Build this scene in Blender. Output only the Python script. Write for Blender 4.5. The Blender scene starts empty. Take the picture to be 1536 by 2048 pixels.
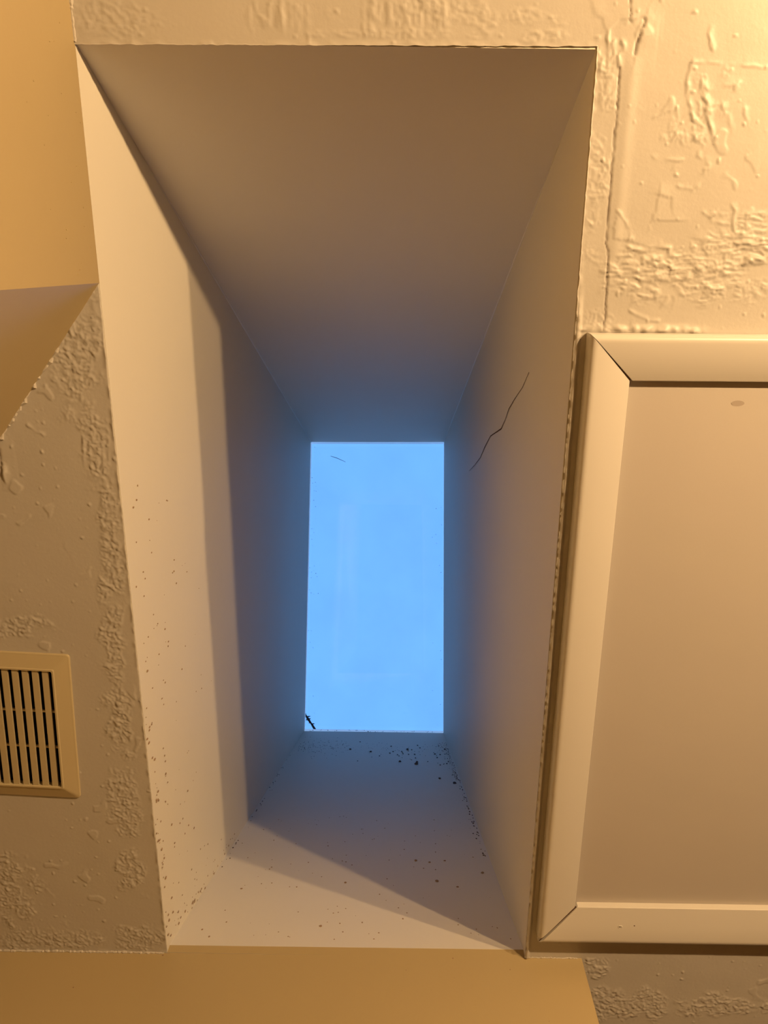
import bpy, bmesh, math, random
import numpy as np
from mathutils import Vector, Matrix

random.seed(7)
rng = np.random.default_rng(11)
scene = bpy.context.scene
COL = scene.collection

# ------------------------------------------------------------------ camera
CZ = 1.75                      # lens height above the floor; the ceiling is 1 m above it
CEIL = CZ + 1.0
cam = bpy.data.cameras.new('camera')
cam.sensor_fit = 'HORIZONTAL'
cam.sensor_width = 36.0
cam.lens = 1547.3 * 36.0 / 1536.0
cam.clip_start = 0.01
co = bpy.data.objects.new('camera', cam)
COL.objects.link(co)
RIGHT = Vector((0.99988903, -0.00635036, 0.01347624))
DOWN = Vector((0.01018844, 0.95146418, -0.3075908))
FWD = Vector((-0.01086885, 0.30769397, 0.9514233))
m = Matrix.Identity(4)
for i in range(3):
    m[i][0] = RIGHT[i]; m[i][1] = -DOWN[i]; m[i][2] = -FWD[i]
m[0][3], m[1][3], m[2][3] = 0.0, 0.0, CZ
co.matrix_world = m
scene.camera = co

# ------------------------------------------------------------------ sky
world = bpy.data.worlds.new('evening_sky')
scene.world = world
world.use_nodes = True
wt = world.node_tree; wt.nodes.clear()
w_out = wt.nodes.new('ShaderNodeOutputWorld')
w_bg = wt.nodes.new('ShaderNodeBackground')
w_tc = wt.nodes.new('ShaderNodeTexCoord')
w_sep = wt.nodes.new('ShaderNodeSeparateXYZ')
w_ramp = wt.nodes.new('ShaderNodeValToRGB')
w_ramp.color_ramp.elements[0].position = 0.0
w_ramp.color_ramp.elements[0].color = (0.46, 0.76, 1.3, 1)      # paler towards the horizon
w_ramp.color_ramp.elements[1].position = 0.8
w_ramp.color_ramp.elements[1].color = (0.182, 0.525, 1.3, 1)
wt.links.new(w_tc.outputs['Generated'], w_sep.inputs[0])
wt.links.new(w_sep.outputs['Z'], w_ramp.inputs[0])
wt.links.new(w_ramp.outputs[0], w_bg.inputs['Color'])
w_bg.inputs['Strength'].default_value = 1.08
wt.links.new(w_bg.outputs[0], w_out.inputs[0])

# ------------------------------------------------------------------ exposure
scene.view_settings.view_transform = 'Standard'
scene.view_settings.look = 'None'
scene.view_settings.exposure = 0.0
scene.view_settings.gamma = 1.0
scene.view_settings.use_curve_mapping = False

LAMP_COLOR = (1.0, 0.63, 0.295)
LAMP_STRENGTHS = (5350.0, 4450.0)   # the outer and the inner bulb
BULB_DROP = 0.86               # bulbs hang this far below the ceiling
BULB_R = 0.022

# ------------------------------------------------------------------ materials
def mat(name, color, rough=0.6, spec=0.3, bumps=(), mottle=0.0, mottle_scale=6.0, metallic=0.0):
    """Painted surface: colour, faint mottling, fine relief as bump (scale, strength, distance)."""
    mt = bpy.data.materials.new(name); mt.use_nodes = True
    nt = mt.node_tree; bs = nt.nodes['Principled BSDF']
    bs.inputs['Roughness'].default_value = rough
    bs.inputs['Specular IOR Level'].default_value = spec
    bs.inputs['Metallic'].default_value = metallic
    tc = nt.nodes.new('ShaderNodeTexCoord')
    if mottle > 0:
        n = nt.nodes.new('ShaderNodeTexNoise'); n.inputs['Scale'].default_value = mottle_scale
        n.inputs['Detail'].default_value = 4
        r = nt.nodes.new('ShaderNodeMix'); r.data_type = 'RGBA'
        r.inputs['A'].default_value = tuple(c * (1 - mottle) for c in color) + (1,)
        r.inputs['B'].default_value = tuple(min(1, c * (1 + mottle)) for c in color) + (1,)
        nt.links.new(tc.outputs['Object'], n.inputs['Vector'])
        nt.links.new(n.outputs['Fac'], r.inputs['Factor'])
        nt.links.new(r.outputs['Result'], bs.inputs['Base Color'])
    else:
        bs.inputs['Base Color'].default_value = tuple(color) + (1,)
    prev = None
    for sc_, st, di in bumps:
        n = nt.nodes.new('ShaderNodeTexNoise'); n.inputs['Scale'].default_value = sc_
        n.inputs['Detail'].default_value = 3
        b = nt.nodes.new('ShaderNodeBump'); b.inputs['Strength'].default_value = st
        b.inputs['Distance'].default_value = di
        nt.links.new(tc.outputs['Object'], n.inputs['Vector'])
        nt.links.new(n.outputs['Fac'], b.inputs['Height'])
        if prev: nt.links.new(prev.outputs[0], b.inputs['Normal'])
        prev = b
    if prev: nt.links.new(prev.outputs[0], bs.inputs['Normal'])
    return mt

M_CEIL = mat('old_ceiling_paint', (0.50, 0.48, 0.445), 0.42, 0.35, ((220, .25, .0006), (18, .25, .004)), .02, 9)
def add_crack_shade(mt, dark):
    nt = mt.node_tree; bs = nt.nodes['Principled BSDF']
    src = bs.inputs['Base Color'].links[0].from_socket
    at = nt.nodes.new('ShaderNodeAttribute'); at.attribute_name = 'crack_shade'
    mx = nt.nodes.new('ShaderNodeMix'); mx.data_type = 'RGBA'
    nt.links.new(at.outputs['Fac'], mx.inputs['Factor']); nt.links.new(src, mx.inputs['A'])
    mx.inputs['B'].default_value = dark + (1,)
    nt.links.new(mx.outputs['Result'], bs.inputs['Base Color'])
add_crack_shade(M_CEIL, (.10, .065, .04))  # mixes painted crack shade into the ceiling colour
M_WALL = mat('ochre_wall_paint', (0.42, 0.335, 0.185), 0.5, 0.3, ((300, .12, .0004), (14, .15, .003)), .025, 5)
M_SHAFT = mat('white_shaft_paint', (0.73, 0.705, 0.63), 0.6, 0.25, ((260, .15, .0004), (10, .2, .004)), .02, 5)
M_FLOOR = mat('brown_floor_boards', (0.10, 0.05, 0.02), 0.4, 0.4, ((60, .1, .001),), .05, 4)
M_WOOD = mat('brown_wall_boards', (0.12, 0.06, 0.025), 0.5, 0.3, ((40, .1, .001),), .1, 8)
M_TRIM = mat('cream_trim_gloss_paint', (0.62, 0.60, 0.56), 0.33, 0.45, ((90, .1, .0006),), .015, 12)
M_PANEL = mat('hatch_board_paint', (0.50, 0.465, 0.43), 0.45, 0.35, ((420, .2, .0003), (30, .1, .002)), .03, 7)
M_PLASTIC = mat('yellowed_plastic', (0.48, 0.41, 0.255), 0.4, 0.4, ((200, .05, .0003),), .02, 20)
M_DUCT = mat('dark_duct', (0.03, 0.022, 0.014), 0.9, 0.1)
M_CAULK = mat('old_caulk', (0.53, 0.50, 0.45), 0.5, 0.3, ((150, .4, .001),))
M_SEAM = mat('pale_seam_filler', (0.82, 0.80, 0.74), 0.6, 0.25)
M_DIRT = mat('dark_mould_specks', (0.12, 0.095, 0.08), 0.9, 0.1)
M_FLECK = mat('brown_dirt_flecks', (0.34, 0.24, 0.16), 0.9, 0.1)
M_CRACK = mat('crack_shade_brown', (0.10, 0.06, 0.04), 0.95, 0.05)  # dark brown stands in for the shade inside cracks and open joints
M_SMUDGE = mat('grey_smudge', (0.37, 0.325, 0.29), 0.5, 0.3)
M_TWIG = mat('twig_bark', (0.045, 0.03, 0.024), 0.9, 0.1, ((120, .6, .002),), .3, 60)
M_NEEDLE = mat('dry_needle', (0.16, 0.13, 0.09), 0.8, 0.1)
M_METAL = mat('brushed_nickel', (0.62, 0.58, 0.52), 0.35, 0.5, metallic=1.0)

def frame_material():
    mt = bpy.data.materials.new('white_translucent_frame'); mt.use_nodes = True
    nt = mt.node_tree; nt.nodes.remove(nt.nodes['Principled BSDF'])
    o = nt.nodes['Material Output']
    d = nt.nodes.new('ShaderNodeBsdfDiffuse'); d.inputs['Color'].default_value = (.9, .9, .9, 1)
    t = nt.nodes.new('ShaderNodeBsdfTranslucent'); t.inputs['Color'].default_value = (.95, .95, .95, 1)
    mx = nt.nodes.new('ShaderNodeMixShader'); mx.inputs[0].default_value = .75
    nt.links.new(d.outputs[0], mx.inputs[1]); nt.links.new(t.outputs[0], mx.inputs[2])
    nt.links.new(mx.outputs[0], o.inputs[0])
    return mt
M_FRAME = frame_material()

def pane_material():
    """Clear glazing: see-through, a little sheen, faint dirt film towards the edges."""
    mt = bpy.data.materials.new('skylight_glazing'); mt.use_nodes = True
    nt = mt.node_tree; nt.nodes.remove(nt.nodes['Principled BSDF'])
    o = nt.nodes['Material Output']
    tc = nt.nodes.new('ShaderNodeTexCoord')
    n = nt.nodes.new('ShaderNodeTexNoise'); n.inputs['Scale'].default_value = 5; n.inputs['Detail'].default_value = 5
    nt.links.new(tc.outputs['Object'], n.inputs['Vector'])
    r = nt.nodes.new('ShaderNodeMapRange')
    r.inputs['From Min'].default_value = .35; r.inputs['From Max'].default_value = .7
    r.inputs['To Min'].default_value = .985; r.inputs['To Max'].default_value = .95
    nt.links.new(n.outputs['Fac'], r.inputs['Value'])
    tr = nt.nodes.new('ShaderNodeBsdfTransparent')
    nt.links.new(r.outputs[0], tr.inputs['Color'])
    gl = nt.nodes.new('ShaderNodeBsdfGlossy'); gl.inputs['Roughness'].default_value = .03
    fr = nt.nodes.new('ShaderNodeFresnel'); fr.inputs['IOR'].default_value = 1.45
    mx = nt.nodes.new('ShaderNodeMixShader')
    nt.links.new(fr.outputs[0], mx.inputs[0])
    nt.links.new(tr.outputs[0], mx.inputs[1]); nt.links.new(gl.outputs[0], mx.inputs[2])
    nt.links.new(mx.outputs[0], o.inputs[0])
    return mt
M_PANE = pane_material()

def bulb_material(strength):
    mt = bpy.data.materials.new('warm_bulb'); mt.use_nodes = True
    nt = mt.node_tree; nt.nodes.remove(nt.nodes['Principled BSDF'])
    e = nt.nodes.new('ShaderNodeEmission')
    e.inputs['Color'].default_value = LAMP_COLOR + (1,)
    e.inputs['Strength'].default_value = strength
    nt.links.new(e.outputs[0], nt.nodes['Material Output'].inputs[0])
    return mt
M_BULBS = [bulb_material(s) for s in LAMP_STRENGTHS]

# ------------------------------------------------------------------ helpers
def link(name, me, mt, parent=None, smooth=False):
    o = bpy.data.objects.new(name, me)
    if mt: me.materials.append(mt)
    if smooth:
        me.polygons.foreach_set('use_smooth', [True] * len(me.polygons))
    COL.objects.link(o)
    if parent: o.parent = parent
    return o

def from_bm(name, bm, mt, parent=None, smooth=False):
    bmesh.ops.recalc_face_normals(bm, faces=bm.faces)
    me = bpy.data.meshes.new(name); bm.to_mesh(me); bm.free()
    return link(name, me, mt, parent, smooth)

def mesh(name, verts, faces, mt, parent=None, smooth=False):
    bm = bmesh.new()
    vs = [bm.verts.new(v) for v in verts]
    for f in faces: bm.faces.new([vs[i] for i in f])
    return from_bm(name, bm, mt, parent, smooth)

def tag(o, label, category=None, kind=None, group=None):
    if label: o['label'] = label
    if category: o['category'] = category
    if kind: o['kind'] = kind
    if group: o['group'] = group
    return o

def empty(name, loc):
    o = bpy.data.objects.new(name, None); o.location = loc
    o.empty_display_size = .05
    COL.objects.link(o); return o

HEX = [(0, 1, 2, 3), (4, 5, 6, 7), (0, 1, 5, 4), (1, 2, 6, 5), (2, 3, 7, 6), (3, 0, 4, 7)]
def box_verts(a, b):
    (x0, y0, z0), (x1, y1, z1) = a, b
    return [(x0, y0, z0), (x1, y0, z0), (x1, y1, z0), (x0, y1, z0), (x0, y0, z1), (x1, y0, z1), (x1, y1, z1), (x0, y1, z1)]
def box(name, a, b, mt, parent=None, bevel=0):
    bm = bmesh.new()
    vs = [bm.verts.new(v) for v in box_verts(a, b)]
    for f in HEX: bm.faces.new([vs[i] for i in f])
    if bevel: bmesh.ops.bevel(bm, geom=bm.edges[:], offset=bevel, segments=2, affect='EDGES')
    return from_bm(name, bm, mt, parent)

def prism(name, poly, z0, z1, mt, parent=None):
    n = len(poly)
    vs = [(x, y, z0) for x, y in poly] + [(x, y, z1) for x, y in poly]
    fs = [tuple(range(n)), tuple(range(n, 2 * n))] + [(i, (i + 1) % n, n + (i + 1) % n, n + i) for i in range(n)]
    return mesh(name, vs, fs, mt, parent)

def tube_bm(bm, pts, radii, seg=8):
    """A tube along pts (Vectors) with a radius per point, capped."""
    rings = []
    for i, p in enumerate(pts):
        d = (pts[min(i + 1, len(pts) - 1)] - pts[max(i - 1, 0)]).normalized()
        up = Vector((0, 0, 1)) if abs(d.z) < .9 else Vector((1, 0, 0))
        a = d.cross(up).normalized(); b = d.cross(a).normalized()
        rings.append([bm.verts.new(p + (a * math.cos(t) + b * math.sin(t)) * radii[i])
                      for t in [2 * math.pi * k / seg for k in range(seg)]])
    for r0, r1 in zip(rings, rings[1:]):
        for k in range(seg):
            bm.faces.new((r0[k], r0[(k + 1) % seg], r1[(k + 1) % seg], r1[k]))
    bm.faces.new(rings[0]); bm.faces.new(rings[-1])

def tube(name, pts, radii, mt, parent=None, seg=8):
    bm = bmesh.new(); tube_bm(bm, [Vector(p) for p in pts], radii, seg)
    return from_bm(name, bm, mt, parent, True)

# gradient noise on numpy arrays
_perm = rng.permutation(512)
_ang = rng.random(512) * 2 * np.pi
def perlin(x, y, seed=0):
    xi = np.floor(x).astype(np.int64); yi = np.floor(y).astype(np.int64)
    xf = x - xi; yf = y - yi
    def g(ix, iy, dx, dy):
        a = _ang[_perm[(_perm[(ix + seed * 37) & 511] + iy) & 511]]
        return np.cos(a) * dx + np.sin(a) * dy
    u = xf * xf * xf * (xf * (xf * 6 - 15) + 10); v = yf * yf * yf * (yf * (yf * 6 - 15) + 10)
    n00 = g(xi, yi, xf, yf); n10 = g(xi + 1, yi, xf - 1, yf)
    n01 = g(xi, yi + 1, xf, yf - 1); n11 = g(xi + 1, yi + 1, xf - 1, yf - 1)
    return ((n00 * (1 - u) + n10 * u) * (1 - v) + (n01 * (1 - u) + n11 * u) * v) * 1.5
def sstep(a, b, x):
    t = np.clip((x - a) / (b - a), 0, 1); return t * t * (3 - 2 * t)

# ================================================================== THE ROOM
# plan coordinates: x to the right, y towards the far end under the roof slope, z up
MX0, MX1, MY0, MY1 = -0.3685, 0.2270, -0.2336, 1.1003      # skylight well, mouth in the ceiling
WALL_C = (-0.3680, 0.0274)                                  # outside corner of the left wall
FAR_CX = 0.3218                                             # outside corner of the far wall

fl = box('floor', (-1.5, -2.4, -0.08), (3.6, 2.6, 0), M_FLOOR)
tag(fl, 'brown board floor below the skylight', 'floor', 'structure')
wl = box('wall_left', (-0.54, -2.3, 0), (WALL_C[0], WALL_C[1], CEIL + .0004), M_WALL)
tag(wl, 'ochre wall at upper left ending in an outside corner beside the skylight well', 'wall', 'structure')
wd = prism('wall_diagonal', [WALL_C, (-1.197, 1.110), (-1.38, 1.110), (-.54, -.10), (-.54, .0274)], 0, CEIL + .0004, M_WALL)
tag(wd, 'narrow shadowed ochre wall running off diagonally at left', 'wall', 'structure')
wf = prism('wall_far', [(-1.40, 1.1046), (FAR_CX, 1.0990), (FAR_CX, 2.5), (FAR_CX - .12, 2.5), (FAR_CX - .12, 1.24), (-1.40, 1.24)],
           0, CEIL + .0145, M_WALL)
tag(wf, 'ochre wall across the bottom of the view below the skylight well', 'wall', 'structure')
wn = box('wall_near', (-.54, -2.36, 0), (3.46, -2.26, CEIL + .0004), M_WOOD)
tag(wn, 'brown boarded wall behind the viewer', 'wall', 'structure')
wr = box('wall_right', (3.40, -2.3, 0), (3.50, 2.5, CEIL + .0004), M_WOOD)
tag(wr, 'brown boarded wall at the right side of the room', 'wall', 'structure')
wb = box('wall_back', (FAR_CX - .12, 2.42, 0), (3.50, 2.52, CEIL + .0004), M_WOOD)
tag(wb, 'brown boarded wall closing the recess beyond the attic hatch', 'wall', 'structure')

# ------------------------------------------------------------------ ceiling: old plaster, flaked and painted over, as real relief
STROKES = [
('crack', 1.4, 1.1, [(0.254, -0.2118), (0.255, -0.1868), (0.2552, -0.1556), (0.2552, -0.1095), (0.2558, -0.0619), (0.2564, -0.0223), (0.2599, -0.0146), (0.2611, 0.0105), (0.2621, 0.0341), (0.2631, 0.0581), (0.2631, 0.0793)]),
('crack', 1.2, 1.0, [(0.2596, -0.2795), (0.2608, -0.265), (0.2596, -0.2617), (0.2628, -0.2585)]),
('crack', 1.6, 1.6, [(0.2778, -0.2602), (0.2764, -0.2528)]),
('crack', 1.6, 2.0, [(0.2735, -0.2455), (0.2708, -0.2356), (0.2699, -0.2264)]),
('step', 0.9, 1.5, [(0.2437, -0.2536), (0.2487, -0.2593), (0.2598, -0.2604)]),
('step', 0.9, 1.5, [(0.2628, -0.2585), (0.2751, -0.2642), (0.2774, -0.2602), (0.2742, -0.2471)]),
('ridge', 1.3, 2.2, [(0.2283, -0.2288), (0.2328, -0.2205), (0.2318, -0.2104)]),
('ridge', 1.6, 2.2, [(0.237, -0.2454), (0.2394, -0.2305), (0.2399, -0.2155)]),
('ridge', 1.6, 2.0, [(0.2537, -0.2372), (0.2563, -0.2306), (0.2513, -0.2239), (0.2527, -0.2139)]),
('ridge', 1.2, 2.0, [(0.2434, -0.2371), (0.2465, -0.2255), (0.2432, -0.2205)]),
('step', 0.9, 1.6, [(0.2292, -0.2087), (0.2359, -0.2071), (0.2415, -0.1986), (0.2359, -0.1867)]),
('step', 0.8, 1.6, [(0.2185, -0.2713), (0.2223, -0.2641), (0.23, -0.2609), (0.2312, -0.2576)]),
('ridge', 1.2, 2.2, [(0.3509, -0.2522), (0.351, -0.2441), (0.3558, -0.2325)]),
('ridge', 1.4, 2.4, [(0.3479, -0.1973), (0.3504, -0.1854), (0.3592, -0.1769), (0.3577, -0.1665), (0.3641, -0.1544), (0.3715, -0.135)]),
('ridge', 1.2, 2.2, [(0.334, -0.2167), (0.3323, -0.2007), (0.3333, -0.1853), (0.3386, -0.1733), (0.3438, -0.1595)]),
('ridge', 0.7, 1.2, [(0.3348, -0.2183), (0.3631, -0.2173), (0.4145, -0.2131)]),
('ridge', 1.1, 2.2, [(0.3758, -0.1735), (0.3821, -0.1631), (0.3889, -0.1492)]),
('ridge', 1.0, 2.0, [(0.4009, -0.1719), (0.4056, -0.1598)]),
('ridge', 1.1, 2.2, [(0.357, -0.1279), (0.355, -0.1207), (0.3633, -0.1172), (0.3701, -0.11), (0.3639, -0.1055)]),
('ridge', 1.0, 2.2, [(0.3777, -0.194), (0.3907, -0.1958), (0.3874, -0.1924)]),
('step', 0.9, 1.4, [(0.314, -0.0797), (0.3128, -0.064), (0.3089, -0.0495), (0.3385, -0.0492)]),
('step', 0.9, 1.6, [(0.3177, -0.077), (0.3291, -0.0743), (0.3299, -0.0706)]),
('ridge', 0.9, 1.6, [(0.3027, -0.1187), (0.3109, -0.1152), (0.3186, -0.1161), (0.3362, -0.1156)]),
('ridge', 1.0, 2.0, [(0.3369, -0.0863), (0.354, -0.0836), (0.3603, -0.0882)]),
('ridge', 0.9, 1.6, [(0.2664, -0.0595), (0.2757, -0.0496), (0.2804, -0.0411), (0.2862, -0.029)]),
('step', 1.0, 1.5, [(0.2647, -0.046), (0.2637, -0.0288), (0.2673, -0.0274), (0.2796, -0.0261), (0.3, -0.0211), (0.3148, -0.0183)]),
('ridge', 1.6, 2.6, [(0.2852, -0.0167), (0.2992, -0.0139), (0.3113, -0.0154)]),
('ridge', 1.6, 2.6, [(0.2964, 0.0022), (0.3066, -0.0022), (0.3194, 0.0021), (0.3287, 0.0035)]),
('ridge', 1.5, 2.6, [(0.2987, 0.0096), (0.3108, 0.008), (0.3222, 0.0065), (0.3202, 0.0094)]),
('ridge', 1.3, 2.4, [(0.3155, -0.0052), (0.3279, -0.0038), (0.3399, -0.0061)]),
('ridge', 1.3, 2.0, [(0.3231, -0.0184), (0.3331, -0.0177), (0.3328, -0.0141)]),
('ridge', 1.2, 2.0, [(0.3327, -0.0024), (0.3381, 0.0049), (0.3381, 0.0115), (0.3443, 0.0115), (0.3437, 0.0063), (0.3374, 0.0056)]),
('ridge', 1.3, 2.0, [(0.3495, 0.01), (0.3603, 0.0106), (0.3591, 0.0129), (0.3523, 0.0136)]),
('ridge', 1.1, 2.0, [(0.3595, -0.02), (0.3625, -0.0143), (0.3662, -0.015)]),
('step', 1.0, 1.5, [(0.3753, -0.0158), (0.3805, -0.0107), (0.3812, -0.0056), (0.3735, -0.0063)]),
('ridge', 1.3, 2.4, [(0.3704, 0.0054), (0.3786, 0.009), (0.3698, 0.0121)]),
('ridge', 1.7, 3.0, [(0.4266, 0.0014), (0.4401, -0.0002), (0.4504, -0.0032), (0.4436, -0.0075), (0.4311, -0.0096)]),
('ridge', 1.4, 2.6, [(0.4277, -0.0016), (0.4378, -0.0053), (0.4471, -0.0046)]),
('ridge', 1.1, 3.4, [(0.3922, 0.0075), (0.4056, 0.0045), (0.4205, 0.0014), (0.4264, -0.0001)]),
('step', 1.0, 2.0, [(0.3922, 0.0075), (0.3927, 0.0112), (0.4069, 0.014)]),
('ridge', 1.5, 3.0, [(0.4171, -0.0218), (0.4266, -0.019), (0.4402, -0.0198), (0.4534, -0.0184)]),
('ridge', 1.4, 3.0, [(0.4136, -0.0247), (0.432, -0.0234), (0.4524, -0.0249)]),
('step', 0.9, 1.8, [(0.3691, -0.028), (0.38, -0.0259), (0.3864, -0.0238), (0.3938, -0.0253)]),
('ridge', 1.1, 2.0, [(0.401, -0.0701), (0.4067, -0.0617), (0.4051, -0.0518), (0.4085, -0.039)]),
('ridge', 1.1, 2.2, [(0.3816, -0.0481), (0.3908, -0.0467), (0.4, -0.0454)]),
('ridge', 1.0, 2.4, [(0.4167, -0.0554), (0.4329, -0.0569)]),
('ridge', 1.2, 2.2, [(0.3713, -0.0573), (0.3779, -0.0531), (0.3831, -0.0587), (0.3784, -0.0601)]),
('step', 0.9, 1.3, [(0.2623, 0.0157), (0.2753, 0.0149), (0.2763, 0.0171), (0.2963, 0.0162), (0.2982, 0.0192), (0.3183, 0.0201)]),
('ridge', 1.2, 3.6, [(0.3228, 0.0183), (0.3383, 0.0189), (0.3544, 0.0188)]),
('ridge', 1.4, 3.0, [(0.3856, 0.0268), (0.3937, 0.0297), (0.4028, 0.0282)]),
('ridge', 1.3, 2.2, [(0.3879, 0.0327), (0.4004, 0.0334)]),
('ridge', 1.0, 2.0, [(0.3835, 0.0343), (0.3903, 0.0387), (0.3952, 0.0409)]),
('step', 0.7, 1.8, [(0.3299, 0.0399), (0.3461, 0.0393), (0.3453, 0.0451)]),
('step', 0.6, 1.8, [(0.3158, 0.0392), (0.3221, 0.0399), (0.3281, 0.0444)]),
('ridge', 1.0, 1.8, [(0.2936, 0.0568), (0.3076, 0.0635), (0.319, 0.068), (0.3293, 0.0687)]),
('ridge', 1.2, 2.6, [(0.2664, 0.0753), (0.2745, 0.0784), (0.2965, 0.0774), (0.2971, 0.0682)]),
('ridge', 2.6, 3.2, [(0.2369, 0.0797), (0.2621, 0.0805), (0.3, 0.0813), (0.33, 0.0815), (0.363, 0.0813), (0.385, 0.0814)]),
('ridge', 1.6, 2.6, [(0.2998, 0.0793), (0.3628, 0.0797), (0.3646, 0.0816), (0.374, 0.0815)]),
('ridge', 0.9, 1.8, [(-0.0309, -0.2816), (-0.0292, -0.2494)]),
('ridge', 0.9, 1.8, [(-0.0276, -0.2826), (-0.0258, -0.2592)]),
('ridge', 0.9, 1.8, [(-0.013, -0.2802), (-0.0112, -0.2568)]),
('ridge', 0.9, 1.8, [(-0.0086, -0.2827), (-0.0067, -0.2583)]),
('ridge', 0.9, 1.8, [(0.0407, -0.278), (0.0432, -0.2486)]),
('ridge', 0.9, 1.8, [(0.0454, -0.2707), (0.0477, -0.2471)]),
('ridge', 0.9, 1.8, [(0.0495, -0.2828), (0.0523, -0.2466)]),
('ridge', 0.9, 1.8, [(0.0532, -0.2707), (0.0556, -0.2476)]),
('ridge', 0.9, 1.8, [(-0.1029, -0.2703), (-0.102, -0.2367)]),
('ridge', 0.9, 1.8, [(-0.0399, -0.2826), (-0.0383, -0.2493)]),
('ridge', 0.9, 1.8, [(-0.0337, -0.2705), (-0.032, -0.2469)]),
('ridge', 0.9, 1.8, [(0.0026, -0.2827), (0.0046, -0.2593)]),
('ridge', 0.9, 1.8, [(0.0093, -0.2827), (0.0114, -0.2584)]),
('ridge', 0.9, 1.8, [(-0.1152, -0.2727), (-0.1141, -0.2491)]),
('ridge', 0.9, 1.8, [(-0.1218, -0.2756), (-0.1208, -0.254)]),
('ridge', 0.9, 1.8, [(-0.1311, -0.2824), (-0.1306, -0.2491)]),
('ridge', 0.9, 1.8, [(-0.0029, -0.2778), (-0.001, -0.2573)]),
('ridge', 0.7, 1.4, [(-0.4108, 0.224), (-0.4137, 0.2615)]),
('ridge', 0.7, 1.4, [(-0.403, 0.2374), (-0.4047, 0.2649)]),
('ridge', 0.7, 1.4, [(-0.3852, 0.2271), (-0.3886, 0.2717)]),
('ridge', 0.7, 1.4, [(-0.3771, 0.2136), (-0.3808, 0.2612)]),
('ridge', 3.0, 3.0, [(-0.5279, 0.2682), (-0.5245, 0.2592), (-0.5232, 0.273), (-0.5235, 0.28)]),
('crack', 1.5, 2.0, [(-0.524, 0.242), (-0.5254, 0.2696), (-0.526, 0.2786)]),
('ridge', 1.0, 1.5, [(-0.4825, 0.2078), (-0.4736, 0.2158), (-0.4624, 0.2211)]),
]
VENT = dict(o=Vector((-0.4664, 0.5451)), w=.250, h=.2476)
_vy = Vector((-0.0115, 0.2473)).normalized(); _vx = Vector((_vy.y, -_vy.x))
VX0, VX1, VY0, VY1 = -0.706, -0.486, 0.558, 0.771           # duct hole above the grille

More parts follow.
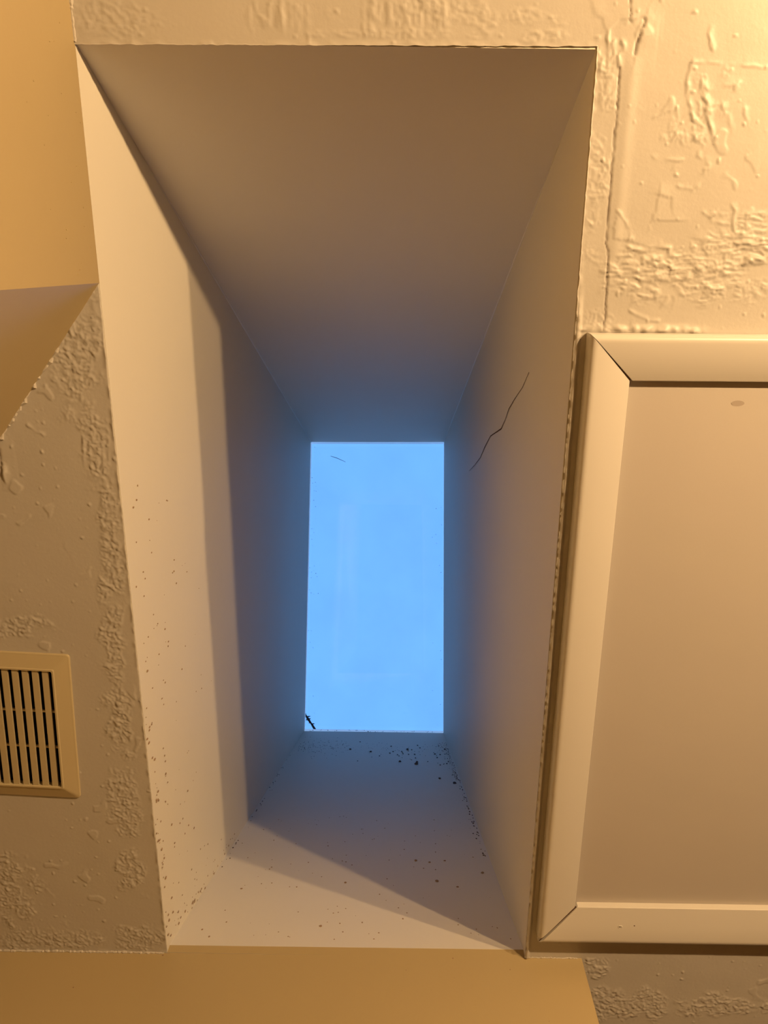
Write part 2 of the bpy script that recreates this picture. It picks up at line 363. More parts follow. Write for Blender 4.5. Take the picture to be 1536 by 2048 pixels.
def build_ceiling():
    ds = .0016
    def seg(a, b, s): return list(np.linspace(a, b, max(2, int(round((b - a) / s)) + 1)))[:-1]
    xs = np.array(seg(-1.45, -.72, .03) + seg(-.72, VX0, ds) + seg(VX0, VX1, ds) + seg(VX1, MX0, ds) + seg(MX0, MX1, .0022) + seg(MX1, .72, ds) + seg(.72, 3.5, .05) + [3.5])
    ys = np.array(seg(-2.35, -.33, .05) + seg(-.33, MY0, ds) + seg(MY0, VY0, ds) + seg(VY0, VY1, ds) + seg(VY1, MY1, ds) + seg(MY1, 1.28, ds) + seg(1.28, 2.5, .03) + [2.5])
    X, Y = np.meshgrid(xs, ys, indexing='ij')
    def blob(cx, cy, rx, ry, rot=0):
        c, s = math.cos(rot), math.sin(rot)
        dx, dy = X - cx, Y - cy
        return np.exp(-(((dx * c + dy * s) / rx) ** 2 + ((-dx * s + dy * c) / ry) ** 2))
    wx = X + .004 * perlin(X * 60, Y * 60, 3); wy = Y + .004 * perlin(X * 60 + 9, Y * 60, 4)
    edge = perlin(X * 38, Y * 38, 5)
    def zone(m_, lo=.35, hi=.75): return sstep(lo, hi, m_ + .45 * edge)
    # stipple / flake masks
    left = np.maximum.reduce([blob(-.405, .115, .035, .085, .25), blob(-.398, .235, .022, .07), blob(-.388, .37, .018, .10),
        blob(-.400, .52, .022, .09), blob(-.405, .66, .022, .10), blob(-.408, .80, .028, .09), blob(-.412, .93, .026, .05),
        blob(-.56, 1.08, .12, .03), blob(-.62, .97, .05, .09), blob(-.42, 1.07, .06, .03), blob(-.545, .50, .06, .022)])
    lowr = np.maximum.reduce([blob(.345, 1.12, .03, .03), blob(.42, 1.20, .08, .04), blob(.56, 1.20, .10, .03), blob(.36, 1.20, .03, .05)])
    topl = np.maximum.reduce([blob(-.33, -.262, .07, .03), blob(.0, -.245, .12, .006), blob(.10, -.262, .10, .01), blob(.16, -.243, .03, .008), blob(.05, -.275, .06, .02)])
    rstrip = np.maximum.reduce([blob(.240, -.09, .014, .07), blob(.238, -.20, .012, .03), blob(.25, .065, .03, .012), blob(.34, -.15, .05, .05) * .55, blob(.37, -.20, .05, .02) * .6])
    ridg = np.maximum.reduce([blob(.34, .005, .11, .026), blob(.43, -.03, .06, .04), blob(.30, .02, .05, .03), blob(.41, .03, .06, .02)])
    far = blob(.6, -.1, .1, .2) * .6
    H = np.full(X.shape, .0007)
    H += .0009 * (perlin(X * 7, Y * 7, 1) + .5 * perlin(X * 17, Y * 17, 2) + .4) * .6
    n1 = perlin(wx * 150, wy * 150, 6); n2 = perlin(wx * 270, wy * 270, 7); n3 = perlin(wx * 70, wy * 70, 8)
    flake = sstep(.08, .20, n1) * .55 + sstep(.05, .25, n2) * .45 + sstep(.1, .18, n3) * .35
    H += .00125 * flake * zone(np.maximum(left, lowr))
    H += .00085 * flake * zone(np.maximum(topl, rstrip))
    a1 = perlin(wx * 50, wy * 195, 9); a2 = perlin(wx * 100, wy * 300, 10)
    hf = sstep(.06, .16, a1) * .6 + sstep(.08, .25, a2) * .45
    H += .0013 * hf * zone(np.maximum(ridg, far))
    vf = sstep(.1, .25, perlin(wx * 170, wy * 26, 12))
    H += .0007 * vf * zone(np.maximum(blob(.01, -.262, .05, .02), blob(-.14, -.262, .04, .02)))
    # sparse old flakes everywhere
    H += .0007 * sstep(.42, .5, perlin(wx * 46, wy * 46, 13)) * sstep(.1, .4, perlin(X * 9, Y * 9, 14))
    # tiny paint drips
    H += .0010 * sstep(.70, .80, perlin(X * 125, Y * 125, 15))
    # single marks: ridges, steps between paint layers, cracks
    CRACK_SHADE = np.zeros(X.shape)  # shade put into the colour, in cracks and beside strong ridges
    for kind, amp, wid, pts in STROKES:
        amp *= .001; wid *= .00075
        p = np.array(pts); lo = p.min(0) - .02; hi = p.max(0) + .02
        i0, i1 = np.searchsorted(xs, [lo[0], hi[0]]); j0, j1 = np.searchsorted(ys, [lo[1], hi[1]])
        if i1 <= i0 or j1 <= j0: continue
        sx = X[i0:i1, j0:j1] + .0012 * perlin(X[i0:i1, j0:j1] * 160, Y[i0:i1, j0:j1] * 160, 16)
        sy = Y[i0:i1, j0:j1] + .0012 * perlin(X[i0:i1, j0:j1] * 160 + 5, Y[i0:i1, j0:j1] * 160, 17)
        best = np.full(sx.shape, 9.0); side = np.zeros(sx.shape)
        for (ax, ay), (bx, by) in zip(pts, pts[1:]):
            L2 = (bx - ax) ** 2 + (by - ay) ** 2 + 1e-12
            t = np.clip(((sx - ax) * (bx - ax) + (sy - ay) * (by - ay)) / L2, 0, 1)
            d = np.hypot(sx - ax - t * (bx - ax), sy - ay - t * (by - ay))
            s_ = np.sign((sx - ax) * (by - ay) - (sy - ay) * (bx - ax))
            side = np.where(d < best, s_, side); best = np.minimum(best, d)
        g = np.exp(-(best / wid) ** 2)
        if kind == 'ridge':
            H[i0:i1, j0:j1] += amp * np.where(side > 0, np.exp(-(best / (wid * 2.2)) ** 2), np.exp(-(best / (wid * .8)) ** 2)) * np.clip(.7 + .9 * perlin(sx * 90, sy * 90, 18), 0, 2)
            if amp > .00115: CRACK_SHADE[i0:i1, j0:j1] = np.maximum(CRACK_SHADE[i0:i1, j0:j1], .4 * np.exp(-((best - wid) / .0009) ** 2) * (side < 0) * np.clip(.2 + 1.5 * perlin(sx * 70, sy * 70, 27), 0, 1))
        elif kind == 'step':
            H[i0:i1, j0:j1] += amp * .7 * np.where(side > 0, np.exp(-(best / .010) ** 2), g * .1)
        else:
            H[i0:i1, j0:j1] -= amp * g
            H[i0:i1, j0:j1] += amp * .25 * np.where(side > 0, np.exp(-(best / (wid * 14)) ** 2), 0)
            CRACK_SHADE[i0:i1, j0:j1] = np.maximum(CRACK_SHADE[i0:i1, j0:j1], .85 * np.exp(-(best / .0009) ** 2) * np.clip(.75 + perlin(sx * 60, sy * 60, 26), .25, 1))
    # raised paper joint right of the long crack
    H += .0011 * np.exp(-((X - .268) / .008) ** 2) * sstep(.02, -.03, Y) * sstep(-.24, -.20, Y)
    # raised metal corner bead along the right edge of the well mouth
    lip = np.exp(-((X - .2305) / .0032) ** 4) * sstep(.02, .09, Y) * sstep(1.101, 1.095, Y)
    H += lip * (.0050 + .0011 * perlin(X * 40, Y * 45, 19) * sstep(.5, .1, Y))
    # flat where the hatch casing is nailed on
    flat = sstep(.236, .242, X) * sstep(.080, .086, Y) * sstep(1.049, 1.043, Y) * sstep(.965, .955, X)
    H = H * (1 - flat) + .0005 * flat
    # ragged edges at the mouth and at the wall corners
    nearx = np.minimum(np.abs(X - MX0), np.abs(X - MX1)); neary = np.abs(Y - MY0)
    nb = np.where((Y > MY0 - .01) & (Y < MY1 + .01), nearx, 9); nb = np.minimum(nb, np.where((X > MX0 - .01) & (X < MX1 + .01), neary, 9))
    H += .0012 * np.exp(-(nb / .003) ** 2) * np.clip(.3 + perlin(X * 75, Y * 75, 20) * 1.6, 0, 2)
    wallc = np.abs(Y - 1.1018 + .003 * X * 1.2)
    H += .0018 * np.exp(-(wallc / .004) ** 2) * np.where(X < -.36, np.clip(.4 + perlin(X * 60, Y * 60, 21) * 2, 0, 2), 0)
    H = np.clip(H, .0001, .0075)
    Z = CEIL - H
    nx, ny = X.shape
    # small irregularities in plan along the mouth
    jx = .0007 * perlin(Y * 70, X * 3 + 2.5, 22) + .0004 * perlin(Y * 200, X * 3, 23)
    jy = .0007 * perlin(X * 70, Y * 3 + 1.5, 24) + .0004 * perlin(X * 200, Y * 3, 25)
    PX = X + jx * np.exp(-(nearx / .004) ** 2); PY = Y + jy * np.exp(-(neary / .004) ** 2)
    verts = np.stack([PX, PY, Z], -1).reshape(-1, 3)
    idx = np.arange(nx * ny).reshape(nx, ny)
    cx = (xs[:-1] + xs[1:]) / 2; cy = (ys[:-1] + ys[1:]) / 2
    inm = ((cx > MX0) & (cx < MX1))[:, None] & ((cy > MY0) & (cy < MY1))[None, :]
    inv = ((cx > VX0) & (cx < VX1))[:, None] & ((cy > VY0) & (cy < VY1))[None, :]
    keep = ~(inm | inv)
    q = np.stack([idx[:-1, :-1], idx[:-1, 1:], idx[1:, 1:], idx[1:, :-1]], -1)[keep]
    extra_v, extra_q = [], []
    base = len(verts)
    def skirt(ids, off, up):
        nonlocal base
        ids = list(ids); st = base
        for k in ids:
            v = verts[k]; extra_v.append((v[0] + off[0], v[1] + off[1], CEIL + up)); base += 1
        for k in range(len(ids) - 1):
            extra_q.append((ids[k], ids[k + 1], st + k + 1, st + k))
    def rng_(arr, a, b): return [k for k in range(len(arr)) if a - 1e-6 <= arr[k] <= b + 1e-6]
    im = rng_(xs, MX0, MX1); jm = rng_(ys, MY0, MY1)
    skirt([idx[im[0], j] for j in jm], (-.0015, 0), .004); skirt([idx[im[-1], j] for j in jm], (.0015, 0), .004)
    skirt([idx[i, jm[0]] for i in im], (0, -.0015), .004)
    iv = rng_(xs, VX0, VX1); jv = rng_(ys, VY0, VY1)
    for ids in ([idx[iv[0], j] for j in jv], [idx[iv[-1], j] for j in jv], [idx[i, jv[0]] for i in iv], [idx[i, jv[-1]] for i in iv]):
        skirt(ids, (0, 0), .004)
    verts = np.concatenate([verts, np.array(extra_v)]); q = np.concatenate([q, np.array(extra_q)])
    used = np.zeros(len(verts), bool); used[q.ravel()] = True
    remap = np.cumsum(used) - 1
    dirt = np.concatenate([CRACK_SHADE.ravel(), np.zeros(len(extra_v))])[used]  # painted crack shade per vertex, none on the skirts
    verts = verts[used]; q = remap[q]
    me = bpy.data.meshes.new('ceiling')
    me.vertices.add(len(verts)); me.vertices.foreach_set('co', verts.astype(np.float32).ravel())
    me.loops.add(len(q) * 4); me.loops.foreach_set('vertex_index', q.astype(np.int32).ravel())
    me.polygons.add(len(q)); me.polygons.foreach_set('loop_start', np.arange(0, len(q) * 4, 4, dtype=np.int32))
    me.polygons.foreach_set('loop_total', np.full(len(q), 4, np.int32))
    me.update(calc_edges=True); me.validate()
    me.attributes.new('crack_shade', 'FLOAT', 'POINT').data.foreach_set('value', dirt.astype(np.float32))
    return link('ceiling', me, M_CEIL, None, True)
ceil = build_ceiling()
tag(ceil, 'flaked and repainted flat white ceiling around the skylight well', 'ceiling', 'structure')

# thin dark ribbon standing in for the shade inside a crack or gap
def ribbon(name, pts, w, parent, nrm, mt=M_CRACK, th=.0004):
    bm = bmesh.new(); n = Vector(nrm).normalized(); P = [Vector(p) for p in pts]; rows = []
    for i, p in enumerate(P):
        d = (P[min(i + 1, len(P) - 1)] - P[max(0, i - 1)]).normalized(); s = d.cross(n).normalized()
        ww = w[i] if isinstance(w, (list, tuple)) else w
        rows.append([bm.verts.new(p + s * ww / 2), bm.verts.new(p - s * ww / 2), bm.verts.new(p - s * ww / 2 + n * th), bm.verts.new(p + s * ww / 2 + n * th)])
    for a, b in zip(rows, rows[1:]):
        for k in range(4): bm.faces.new((a[k], a[(k + 1) % 4], b[(k + 1) % 4], b[k]))
    bm.faces.new(rows[0]); bm.faces.new(rows[-1])
    return from_bm(name, bm, mt, parent)

# ------------------------------------------------------------------ skylight well, square to the roof slope
RAXIS = Vector((0, 0.39454, 0.91888))          # along the well, up and away
m_tl, m_tr = Vector((-.3676, -.2364, CEIL + .0005)), Vector((.2257, -.2308, CEIL + .0005))
m_bl, m_br = Vector((-.3690, 1.1012, CEIL + .0140)), Vector((.2277, 1.0990, CEIL + .0150))
o_tl, o_tr = Vector((-.3563, .7460, 3.2833 + CZ)), Vector((.2204, .7410, 3.2854 + CZ))
o_bl, o_br = Vector((-.3602, 1.8738, 2.7991 + CZ)), Vector((.2232, 1.8743, 2.7989 + CZ))
m_bl0, m_br0 = Vector((-.3690, 1.1014, CEIL + .0005)), Vector((.2277, 1.0992, CEIL + .0005))
shaft = empty('skylight_well', (-.07, .43, CEIL))
tag(shaft, 'deep white painted skylight well slanting up to the roof', 'skylight well', 'structure')
SI = Matrix.Translation(-Vector(shaft.location))
def slab(quads_in, off, name):
    """A wall panel of the well: inner face through the given loop, 2 cm thick outwards."""
    n = len(quads_in); off = Vector(off)
    vs = [SI @ p for p in quads_in] + [SI @ (p + off) for p in quads_in]
    fs = [tuple(range(n)), tuple(range(n, 2 * n))] + [(i, (i + 1) % n, n + (i + 1) % n, n + i) for i in range(n)]
    return mesh(name, vs, fs, M_SHAFT, shaft)
E_ = Vector((0, .02, 0))
sl = slab([m_tl - E_, m_bl0 + E_, m_bl + E_, o_bl + E_, o_tl - E_], (-.025, 0, 0), 'well_wall')
sr = slab([m_tr - E_, m_br0 + E_, m_br + E_, o_br + E_, o_tr - E_], (.025, 0, 0), 'well_wall')
X_ = Vector((.02, 0, 0))
nv = Vector((0, .91888, -.39454))
st_ = slab([m_tl - X_, m_tr + X_, o_tr + X_, o_tl - X_], tuple(-nv * .025), 'well_wall')
sb = slab([m_bl - X_, m_br + X_, o_br + X_, o_bl - X_], tuple(nv * .025), 'well_wall')

def lerp(a, b, t): return a + (b - a) * t
# caulked inside corners of the well
def corner_bead(a, b, ins, r0=.0019, t0=0.08, t1=1.0):
    pts, rad = [], []
    for i in range(41):
        t = t0 + (t1 - t0) * i / 40
        pts.append(SI @ (lerp(a, b, t) + Vector(ins) * .001)); rad.append(r0 * (.8 + .5 * random.random()) * min(1, .15 + (t - t0) * 4))
    return tube('caulk_bead', pts, rad, M_SEAM, shaft, 6)
corner_bead(m_tl, o_tl, (.5, .5, -.5)); corner_bead(m_tr, o_tr, (-.5, .5, -.5))

# specks of mould and dirt on the well walls
def specks(name, items, nrm, mt, parent, inv, along=None, stretch=1.0, height=.8):
    """Small crusty bumps on a surface, drawn out along one direction; far too many to count."""
    bm = bmesh.new(); n = Vector(nrm).normalized()
    a = Vector(along).normalized() if along else n.cross(Vector((0, .3, 1))).normalized()
    b = n.cross(a).normalized()
    for p, r in items:
        p = Vector(p); k = 6; ph = random.random() * 6
        el = stretch * random.uniform(.7, 1.3)
        def rg(f, h): return [bm.verts.new(inv @ (p + (a * math.cos(ph + t) * el + b * math.sin(ph + t)) * r * f * random.uniform(.75, 1.2) + n * h)) for t in [2 * math.pi * i / k for i in range(k)]]
        r0, r1 = rg(1, 0), rg(.75, r * height * .6)
        top = bm.verts.new(inv @ (p + n * r * height))
        for i in range(k):
            bm.faces.new((r0[i], r0[(i + 1) % k], r1[(i + 1) % k], r1[i])); bm.faces.new((r1[i], r1[(i + 1) % k], top))
    o = from_bm(name, bm, mt, parent); o['kind'] = 'stuff'
    return o
def on_far(u, s):               # point on the far wall of the well: u across, s along it
    L = (o_bl - m_bl).length; t = s / L
    a = lerp(m_bl, o_bl, t); b = lerp(m_br, o_br, t)
    f = (u - a.x) / (b.x - a.x); return lerp(a, b, f) - nv * .0001
items = [(on_far(u, s), r) for u, s, r in [(-.071, 1.555, .006), (0, 1.534, .004), (.091, 1.367, .008), (.035, 1.401, .007), (-.149, 1.593, .006),
         (.159, 1.167, .006), (.202, 1.109, .008), (.065, 1.606, .006), (-.117, 1.732, .004), (.164, 1.528, .005), (.206, 1.615, .005), (.094, 1.395, .006)]]
for _ in range(46): items.append((on_far(random.gauss(.08, .085), random.gauss(1.50, .10)), random.uniform(.0015, .004)))
for _ in range(150): items.append((on_far(random.uniform(-.345, -.16), min(1.85, random.gauss(1.63, .07))), random.uniform(.001, .0022)))
for _ in range(90): items.append((on_far(random.uniform(-.16, .2), min(1.85, random.gauss(1.62, .05))), random.uniform(.0008, .0018)))
for _ in range(150):
    s = random.uniform(1.15, 1.75); items.append((on_far(.2205 - abs(random.gauss(0, .018)) * (s - .9) * 1.4, s), random.uniform(.001, .0026)))
for _ in range(60):
    s = random.uniform(.45, 1.2); items.append((on_far(.222 - abs(random.gauss(0, .006)), s), random.uniform(.001, .003)))
for _ in range(34):
    s = random.uniform(.35, 1.5); items.append((on_far(-.362 + abs(random.gauss(0, .005)), s), random.uniform(.001, .0025)))
items = [(p, r) for p, r in items if -.362 < p.x < .2225]
items = [(p, r * (.8 if r > .003 else .72)) for p, r in items]
specks('mould_specks', items, -nv, M_DIRT, shaft, SI, RAXIS, 2.2, .7)
items = [(on_far(u, s), r) for u, s, r in [(-.295, .247, .003), (-.089, .286, .003), (.124, .421, .003), (-.121, .08, .003), (.1, .3, .004), (.14, .27, .003), (.06, .42, .004), (.09, .41, .003), (.2, .35, .004)]]
for _ in range(130): items.append((on_far(random.uniform(-.36, .215), random.uniform(.02, .75)), random.uniform(.0006, .0018)))
specks('dirt_flecks', items, -nv, M_FLECK, shaft, SI, RAXIS, 1.5, .5)
def on_left(y, z):
    t = (z - CEIL) / (o_tl.z - CEIL); return Vector((-.3683 + .0098 * t + .0004, y, z))
items = []
for _ in range(110):
    y = random.uniform(.28, 1.09); h = abs(random.gauss(0, .13))
    if random.random() < .35: h = random.uniform(0, .38)
    items.append((on_left(y + h * .43, CEIL + .012 + h), random.uniform(.0006, .0019)))
for _ in range(45):
    y = random.uniform(.65, 1.09); items.append((on_left(y, CEIL + random.uniform(.003, .03)), random.uniform(.0006, .0022)))
for _ in range(40):
    h = random.uniform(.05, .5); items.append((on_left(1.098 + h * .43 - abs(random.gauss(0, .02)), CEIL + .012 + h), random.uniform(.0008, .002)))
specks('dirt_flecks', items, (1, 0, 0), M_FLECK, shaft, SI, (0, .2, 1), 1.8, .5)
# hairline crack in the right wall of the well, its shade a dark ribbon
cr = [(.173, 1.297), (.207, 1.353), (.24, 1.43), (.271, 1.495), (.300, 1.535), (.328, 1.583), (.379, 1.747), (.43, 1.849), (.473, 1.923), (.53, 2.06), (.577, 2.182)]
def on_right(y, z):
    d1 = Vector((0, y, z + CZ)) - Vector((0, m_tr.y, m_tr.z))
    t = d1.dot(RAXIS) / (o_tr - m_tr).length; f = d1.dot(nv) / 1.225
    x = (m_tr.x * (1 - t) + o_tr.x * t) * (1 - f) + (m_br.x * (1 - t) + o_br.x * t) * f
    return Vector((x - .0006, y, z + CZ))
ribbon('hairline_crack', [SI @ on_right(y, z) for y, z in cr],
       [.0004, .0006, .0009, .0017, .0009, .0022, .0016, .0019, .0011, .0007, .0004], shaft, (-1, 0, 0), M_CRACK, .0006)

# ------------------------------------------------------------------ skylight window on the roof slope
win = empty('window_1', tuple((o_tl + o_tr + o_bl + o_br) / 4))
tag(win, 'glazed skylight window at the top of the white well, blue sky behind it', 'skylight', 'structure')
WI = Matrix.Translation(-Vector(win.location))
A1 = RAXIS; FH = .062
def bar(p, q, out, name='window_frame'):
    """One side of the raised frame: inner face 3 mm outside the well edge."""
    out = Vector(out); g = out * .003; t = out * .034
    vs = [p + g, q + g, q + t, p + t]; vs = [v + A1 * .0005 for v in vs] + [v + A1 * FH for v in vs]
    return mesh(name, [WI @ v for v in vs], HEX, M_FRAME, win)
px = Vector((.034, 0, 0)); py = Vector((0, .91888, -.39454))
bar(o_tl - px, o_tr + px, tuple(-py)); bar(o_bl - px, o_br + px, tuple(py))
bar(o_tl - py * .003, o_bl + py * .003, (-1, 0, 0)); bar(o_tr - py * .003, o_br + py * .003, (1, 0, 0))
c = [o_tl - px - py * .034, o_tr + px - py * .034, o_br + px + py * .034, o_bl - px + py * .034]
mesh('pane', [WI @ (v + A1 * (FH + .0002)) for v in c] + [WI @ (v + A1 * (FH + .0062)) for v in c], HEX, M_PANE, win)
# grit lying along the frame
items = []
for _ in range(40): items.append((lerp(o_bl, o_br, random.random()) + A1 * random.uniform(.01, .05) + py * .0028, random.uniform(.001, .0028)))
specks('grit', items, -py, M_DIRT, win, WI)
items = []
for _ in range(70):
    a = random.random(); e = abs(random.gauss(0, .03))
    sd = random.choice((0, 0, 0, 1))
    p = lerp(lerp(o_tl, o_bl, a), lerp(o_tr, o_br, a), e if sd == 0 else 1 - e)
    items.append((p + A1 * (FH + .0063), random.uniform(.0006, .0016)))
specks('grit', items, A1, M_FLECK, win, WI)

k = 1.0 + (FH + .009) / 3.3113
def on_pane(p): return Vector((p[0] * k, p[1] * k, CZ + p[2] * k))
a, b = on_pane((-.3650, 1.7985, 2.8315)), on_pane((-.3152, 1.8695, 2.8010))
tw = empty('twig', tuple(lerp(a, b, .5)))
tag(tw, 'dark knobbly twig lying across the lower left corner of the skylight glass', 'twig')
TI = Matrix.Translation(-Vector(tw.location))
pts, rad = [], []
a2 = a + (a - b) * .5
for i in range(25):
    t = i / 24; p = lerp(a2, b, t) + Vector((.0022 * math.sin(t * 9), .002 * math.cos(t * 7), 0))
    pts.append(TI @ p); rad.append(.0042 + .0011 * math.sin(t * 23) + .0009 * random.random())
rad[-1] = .006; rad[-2] = .0062; rad[-3] = .0052
tube('stem', pts, rad, M_TWIG, tw, 8)
d = (b - a).normalized(); sd = d.cross(A1).normalized()
for t, sgn, L in ((.35, 1, .013), (.42, -1, .011), (.47, 1, .009), (.74, 1, .012), (.62, -1, .007)):
    p = lerp(a2, b, t * .66 + .3)
    tube('bud', [TI @ p, TI @ (p + sd * sgn * L * .6 + d * L * .3), TI @ (p + sd * sgn * L + d * L * .5)], [.0028, .0026, .0014], M_TWIG, tw, 6)
nd0, nd1 = (-.2790, .8050, 3.2620), (-.2250, .8290, 3.2480)
nv0, nv1 = on_pane((-.2700, .8020, 3.2595)), on_pane((-.2050, .8250, 3.2495))
ndl = tube('pine_needle', [nv0, lerp(nv0, nv1, .4) + Vector((0, -.002, .0008)), nv1], [.0009, .0013, .0007], M_NEEDLE, None, 6)
tag(ndl, 'thin dry needle stuck on the upper part of the skylight glass', 'pine needle')

# ------------------------------------------------------------------ attic hatch: painted board in a mitred casing
HX0, HX1, HY0, HY1 = .2990, .8990, .1417, .9800          # inner edges of the casing
W, WT, WB, T, TI_ = .0570, .0587, .0655, .0238, .0125      # board widths, outer and inner thickness
hatch = empty('attic_hatch', (.60, .556, CEIL))
tag(hatch, 'painted attic hatch in the ceiling with mitred cream casing, right of the skylight well', 'attic hatch')
HI = Matrix.Translation(-Vector(hatch.location))
box('panel', tuple(HI @ Vector((HX0 - .012, HY0 - .012, CEIL - .0022))), tuple(HI @ Vector((HX1 + .012, HY1 + .012, CEIL - .0006))), M_PANEL, hatch)
def casing(p, q, out, w, wn, g0, g1):
    """One mitred casing board from inner corner p to inner corner q; out points away from the opening.
    The face slopes from the thick outer edge down to the thin inner edge."""
    p, q, out = Vector(p), Vector(q), Vector(out); d = (q - p).normalized()
    sl_ = lambda a_: TI_ + (T - TI_) * a_ / (w - .010)
    prof = [(0, .0024), (0, TI_ - .0012), (.0012, TI_), (w * .5, sl_(w * .5) + .0002), (w - .0110, sl_(w - .0110)), (w - .0080, T)] + [(w - .0065 * (1 - math.sin(t_)), T - .010 * (1 - math.cos(t_))) for t_ in (.25, .5, .75, 1.0, 1.25, 1.57)] + [(w, .0016)]
    n = len(prof); r0, r1 = [], []
    for a_, h_ in prof:
        base = out * a_ + Vector((0, 0, -h_)); e_ = a_ * wn / w
        r0.append(p - d * (e_ - g0 * (1.15 - a_ / w)) + base); r1.append(q + d * (e_ - g1 * (1.15 - a_ / w)) + base)
    vs = [HI @ v for v in r0 + r1]
    fs = [tuple(range(n)), tuple(range(n, 2 * n))] + [(i, (i + 1) % n, n + (i + 1) % n, n + i) for i in range(n)]
    o = mesh('casing_board', vs, fs, M_TRIM, hatch, True)
    o.data.set_sharp_from_angle(angle=math.radians(32))
    return o
z = CEIL
top = casing((HX0, HY0, z), (HX1, HY0, z), (0, -1, 0), WT, W, .0034, .001)
bot = casing((HX0, HY1, z), (HX1, HY1, z), (0, 1, 0), WB, W, .0036, .001)
lef = casing((HX0, HY0, z), (HX0, HY1, z), (-1, 0, 0), W, WT, 0, 0)
rig = casing((HX1, HY0, z), (HX1, HY1, z), (1, 0, 0), W, WB, 0, 0)
# dark ribbons painting in the shade deep in the two open mitres
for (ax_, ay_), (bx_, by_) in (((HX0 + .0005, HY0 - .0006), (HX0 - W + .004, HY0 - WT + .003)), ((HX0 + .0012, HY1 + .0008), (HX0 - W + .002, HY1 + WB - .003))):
    ribbon('mitre_shade', [HI @ Vector((ax_, ay_, CEIL - .0104)), HI @ Vector(((ax_ + bx_) / 2, (ay_ + by_) / 2, CEIL - .0152)), HI @ Vector((bx_, by_, CEIL - .0200))],
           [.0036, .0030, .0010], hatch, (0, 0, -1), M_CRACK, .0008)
def dimple(x, y, zz, r, name, mt, ring=False):
    bm = bmesh.new(); k = 9
    if ring:
        rings = []
        for rr, hh in ((1.5, 0), (1.05, .0010), (.75, .0009), (.5, .0002)):
            rings.append([bm.verts.new(HI @ Vector((x + r * rr * math.cos(t), y + r * rr * math.sin(t), zz - hh * random.uniform(.6, 1.2)))) for t in [2 * math.pi * i / k for i in range(k)]])
        for a_, b_ in zip(rings, rings[1:]):
            for i in range(k): bm.faces.new((a_[i], a_[(i + 1) % k], b_[(i + 1) % k], b_[i]))
        bm.faces.new(rings[-1])
    else:
        rg = [bm.verts.new(HI @ Vector((x + r * random.uniform(.7, 1.2) * math.cos(t), y + r * random.uniform(.7, 1.2) * math.sin(t), zz))) for t in [2 * math.pi * i / k for i in range(k)]]
        tp = bm.verts.new(HI @ Vector((x, y, zz - .0003)))
        for i in range(k): bm.faces.new((rg[i], rg[(i + 1) % k], tp))
    return from_bm(name, bm, mt, hatch)
zf = CEIL - .0190
dimple(.2600, .9080, zf, .0022, 'nail_hole', M_CRACK)
dimple(.3720, 1.0130, zf, .0030, 'filled_nail', M_TRIM, True); dimple(.3715, 1.0130, zf - .0004, .0010, 'nail_hole', M_CRACK)
dimple(.4560, .0990, zf, .0052, 'filled_nail', M_TRIM, True)
dimple(.3945, 1.0100, zf, .0012, 'nail_hole', M_CRACK)
dimple(.3240, .0960, zf, .0011, 'nail_hole', M_CRACK)
bm = bmesh.new()
bmesh.ops.create_cone(bm, cap_ends=True, segments=24, radius1=1, radius2=.9, depth=1)
for v in bm.verts: v.co = HI @ Vector((.4436 + v.co.x * .0085, .1706 + v.co.y * .0036, CEIL - .0023 + v.co.z * .0002))
from_bm('smudge', bm, M_SMUDGE, hatch)

# ------------------------------------------------------------------ exhaust fan grille
vent = empty('exhaust_fan_grille', (VENT['o'].x - .125, VENT['o'].y + .124, CEIL))
tag(vent, 'square yellowed plastic exhaust fan grille with slats, on the ceiling at left', 'vent grille')
VI = Matrix.Translation(-Vector(vent.location))
def vp(x, y, h):                # local: x leftwards from the right edge, y along, h below the ceiling
    p = VENT['o'] - _vx * x + _vy * y; return VI @ Vector((p.x, p.y, CEIL - h))
Wv, Hv, IN, HT = VENT['w'], VENT['h'], .0245, .0115
def ringpts(i, h, r, seg=4):
    pts = []
    for cx, cy, a0 in ((i + r, i + r, 180), (Wv - i - r, i + r, 270), (Wv - i - r, Hv - i - r, 0), (i + r, Hv - i - r, 90)):
        for s in range(seg + 1):
            a = math.radians(a0 + 90 * s / seg); pts.append(vp(cx + r * math.cos(a), cy + r * math.sin(a), h))
    return pts
bm = bmesh.new()
prev = None
for i, h, r in ((0, .0002, .005), (0, .0032, .005), (.0008, .0042, .005), (.0030, .0048, .0045), (IN - .0040, HT - .0008, .003), (IN - .0028, HT + .0006, .003), (IN - .0006, HT + .0006, .003), (IN, HT - .0004, .003), (IN, .0005, .003)):
    rg = [bm.verts.new(p) for p in ringpts(i, h, r)]
    if prev:
        for k_ in range(len(rg)): bm.faces.new((prev[k_], prev[(k_ + 1) % len(rg)], rg[(k_ + 1) % len(rg)], rg[k_]))
    else: first = rg
    prev = rg
for k_ in range(len(first)): bm.faces.new((prev[k_], prev[(k_ + 1) % len(first)], first[(k_ + 1) % len(first)], first[k_]))
from_bm('frame', bm, M_PLASTIC, vent)
PITCH, SW = .01475, .0086
x = IN + .0060; s_me = None; first_slat = None
while x + SW < Wv - IN:
    y0, y1 = IN - .0005, Hv - IN + .0005
    tp, bt = HT - .0018, .0058
    vs = [vp(x, y0, bt), vp(x + SW, y0, bt), vp(x + SW, y1, bt), vp(x, y1, bt), vp(x, y0, tp), vp(x + SW, y0, tp), vp(x + SW, y1, tp), vp(x, y1, tp)]
    if first_slat is None:
        first_slat = mesh('slat', vs, HEX, M_PLASTIC, vent); x_first = x
    else:
        o = first_slat.copy(); COL.objects.link(o); o.parent = vent
        dlt = -_vx * (x - x_first); o.location = (dlt.x, dlt.y, 0)
    x += PITCH
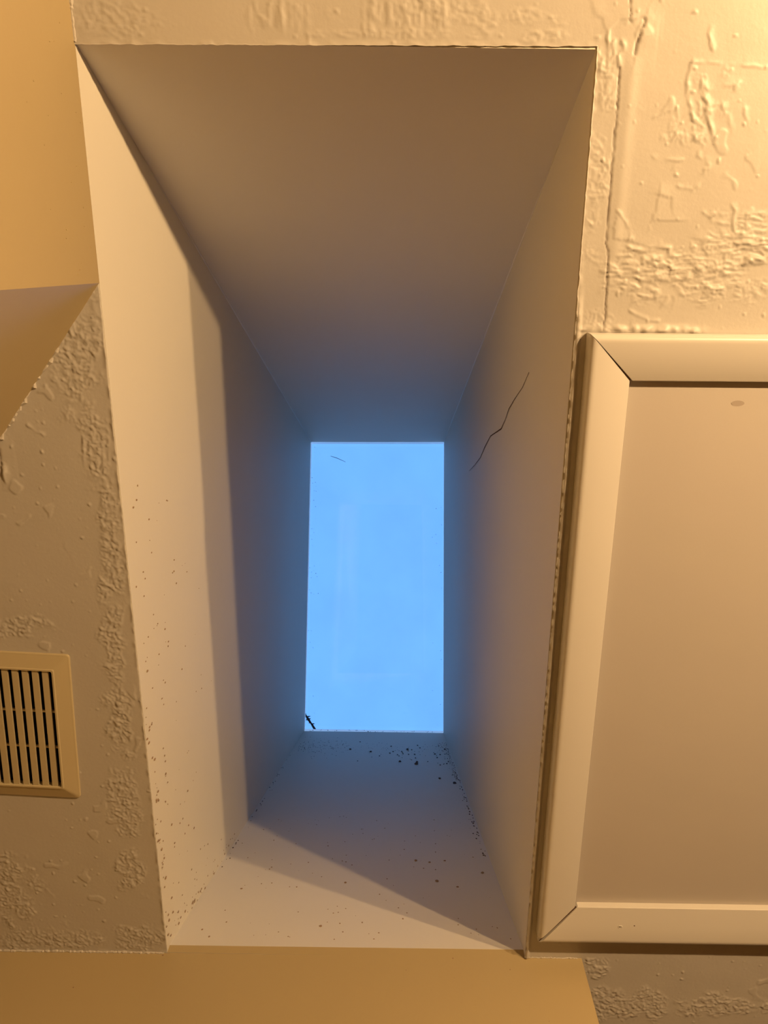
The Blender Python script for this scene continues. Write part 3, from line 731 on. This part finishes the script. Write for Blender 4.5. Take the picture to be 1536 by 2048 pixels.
for fy in (.345, .655):
    yy = IN + (Hv - 2 * IN) * fy
    vs = [vp(a_, b_, h_) for h_ in (.0030, .0066) for a_, b_ in ((IN - .0004, yy), (Wv - IN + .0004, yy), (Wv - IN + .0004, yy + .0028), (IN - .0004, yy + .0028))]
    mesh('crossbar', vs, HEX, M_PLASTIC, vent)
# dark housing above the slats (open below)
a, b = VI @ Vector((VX0 - .004, VY0 - .004, CEIL + .0012)), VI @ Vector((VX1 + .004, VY1 + .004, CEIL + .14))
mesh('housing', box_verts(a, b), HEX[1:], M_DUCT, vent)

# ------------------------------------------------------------------ old caulk along the wall tops
def rough_bead(parent, p, q, r, n, mt=M_CAULK, jit=.0012):
    p, q = Vector(p), Vector(q); bm = bmesh.new(); pts, rad = [], []
    for i in range(n):
        t = i / (n - 1)
        pts.append(lerp(p, q, t) + Vector((random.uniform(-1, 1), random.uniform(-1, 1), random.uniform(-.6, .6))) * jit * .6)
        rad.append(max(.0007, r * random.choice((.5, .7, .9, 1.0, 1.2, 1.5)) ))
    tube_bm(bm, pts, rad, 6)
    return from_bm('caulk_bead', bm, mt, parent)
rough_bead(wf, (-.74, 1.1018, CEIL - .0018), (-.374, 1.1005, CEIL - .0018), .0019, 150)
rough_bead(wl, (-.3676, -.30, CEIL - .0012), (-.3674, -.2364, CEIL - .0008), .0022, 24)
rough_bead(wd, (-.4300, .1078, CEIL - .001), (-.5250, .2310, CEIL - .003), .0026, 34, jit=.003)
rough_bead(wf, (.2290, 1.0985, CEIL - .0012), (.3150, 1.0985, CEIL - .0012), .0009, 40)

# a few flecks on the ochre walls
I4 = Matrix.Identity(4)
items = [((u_, 1.0995 - .0038 * (u_ - FAR_CX) - .0002, CEIL - h_), r_) for u_, h_, r_ in
         [(.108, .004, .0016), (.03, .028, .0011), (.20, .024, .0012), (-.5, .068, .0018), (-.375, .006, .0018)] +
         [(random.uniform(-.7, .3), random.uniform(.003, .12), random.uniform(.0004, .0009)) for _ in range(26)]]
specks('dirt_flecks', items, (0, -1, 0), M_FLECK, wf, I4)
items = [((WALL_C[0], random.uniform(-.26, .02), CEIL - abs(random.gauss(0, .09)) - .004), random.uniform(.0006, .0014)) for _ in range(22)]
specks('paint_drips', items, (1, 0, 0), M_WALL, wl, I4)

# ------------------------------------------------------------------ two-bulb floor lamp behind the viewer
d_ = BULB_DROP
B1 = Vector((.2267 + d_ / .724, -.235 - .555 * d_, CEIL - d_))
B2 = Vector((.2267 + d_ / 1.11, -.235 - .555 * d_, CEIL - d_))
mx_ = (B1.x + B2.x) / 2
lamp = empty('floor_lamp', (mx_, B1.y, 0))
tag(lamp, 'two-bulb nickel floor lamp standing at the upper right of the viewer', 'lamp')
LI = Matrix.Translation(-Vector(lamp.location))
LZ = B1.z - .16
tube('base', [LI @ Vector((mx_, B1.y, z_)) for z_ in (0, .006, .022, .03, .045)], [.14, .14, .135, .05, .014], M_METAL, lamp, 32)
tube('pole', [LI @ Vector((mx_, B1.y, z_)) for z_ in (.04, LZ * .5, LZ - .02, LZ + .02)], [.011, .011, .011, .014], M_METAL, lamp, 16)
for B, bm_ in ((B1, M_BULBS[0]), (B2, M_BULBS[1])):
    tube('arm', [LI @ Vector((lerp(mx_, B.x, f_), B.y, LZ + h_)) for f_, h_ in ((0, 0), (.5, -.012), (.85, .0), (.97, .025), (1, .06))], [.007] * 5, M_METAL, lamp, 12)
    tube('socket', [LI @ Vector((B.x, B.y, z_)) for z_ in (LZ + .055, LZ + .075, B.z - .024, B.z - .018)], [.010, .015, .016, .014], M_METAL, lamp, 16)
    bm = bmesh.new(); bmesh.ops.create_uvsphere(bm, u_segments=20, v_segments=12, radius=BULB_R)
    for v in bm.verts: v.co = LI @ (B + v.co)
    from_bm('bulb', bm, bm_, lamp, True)
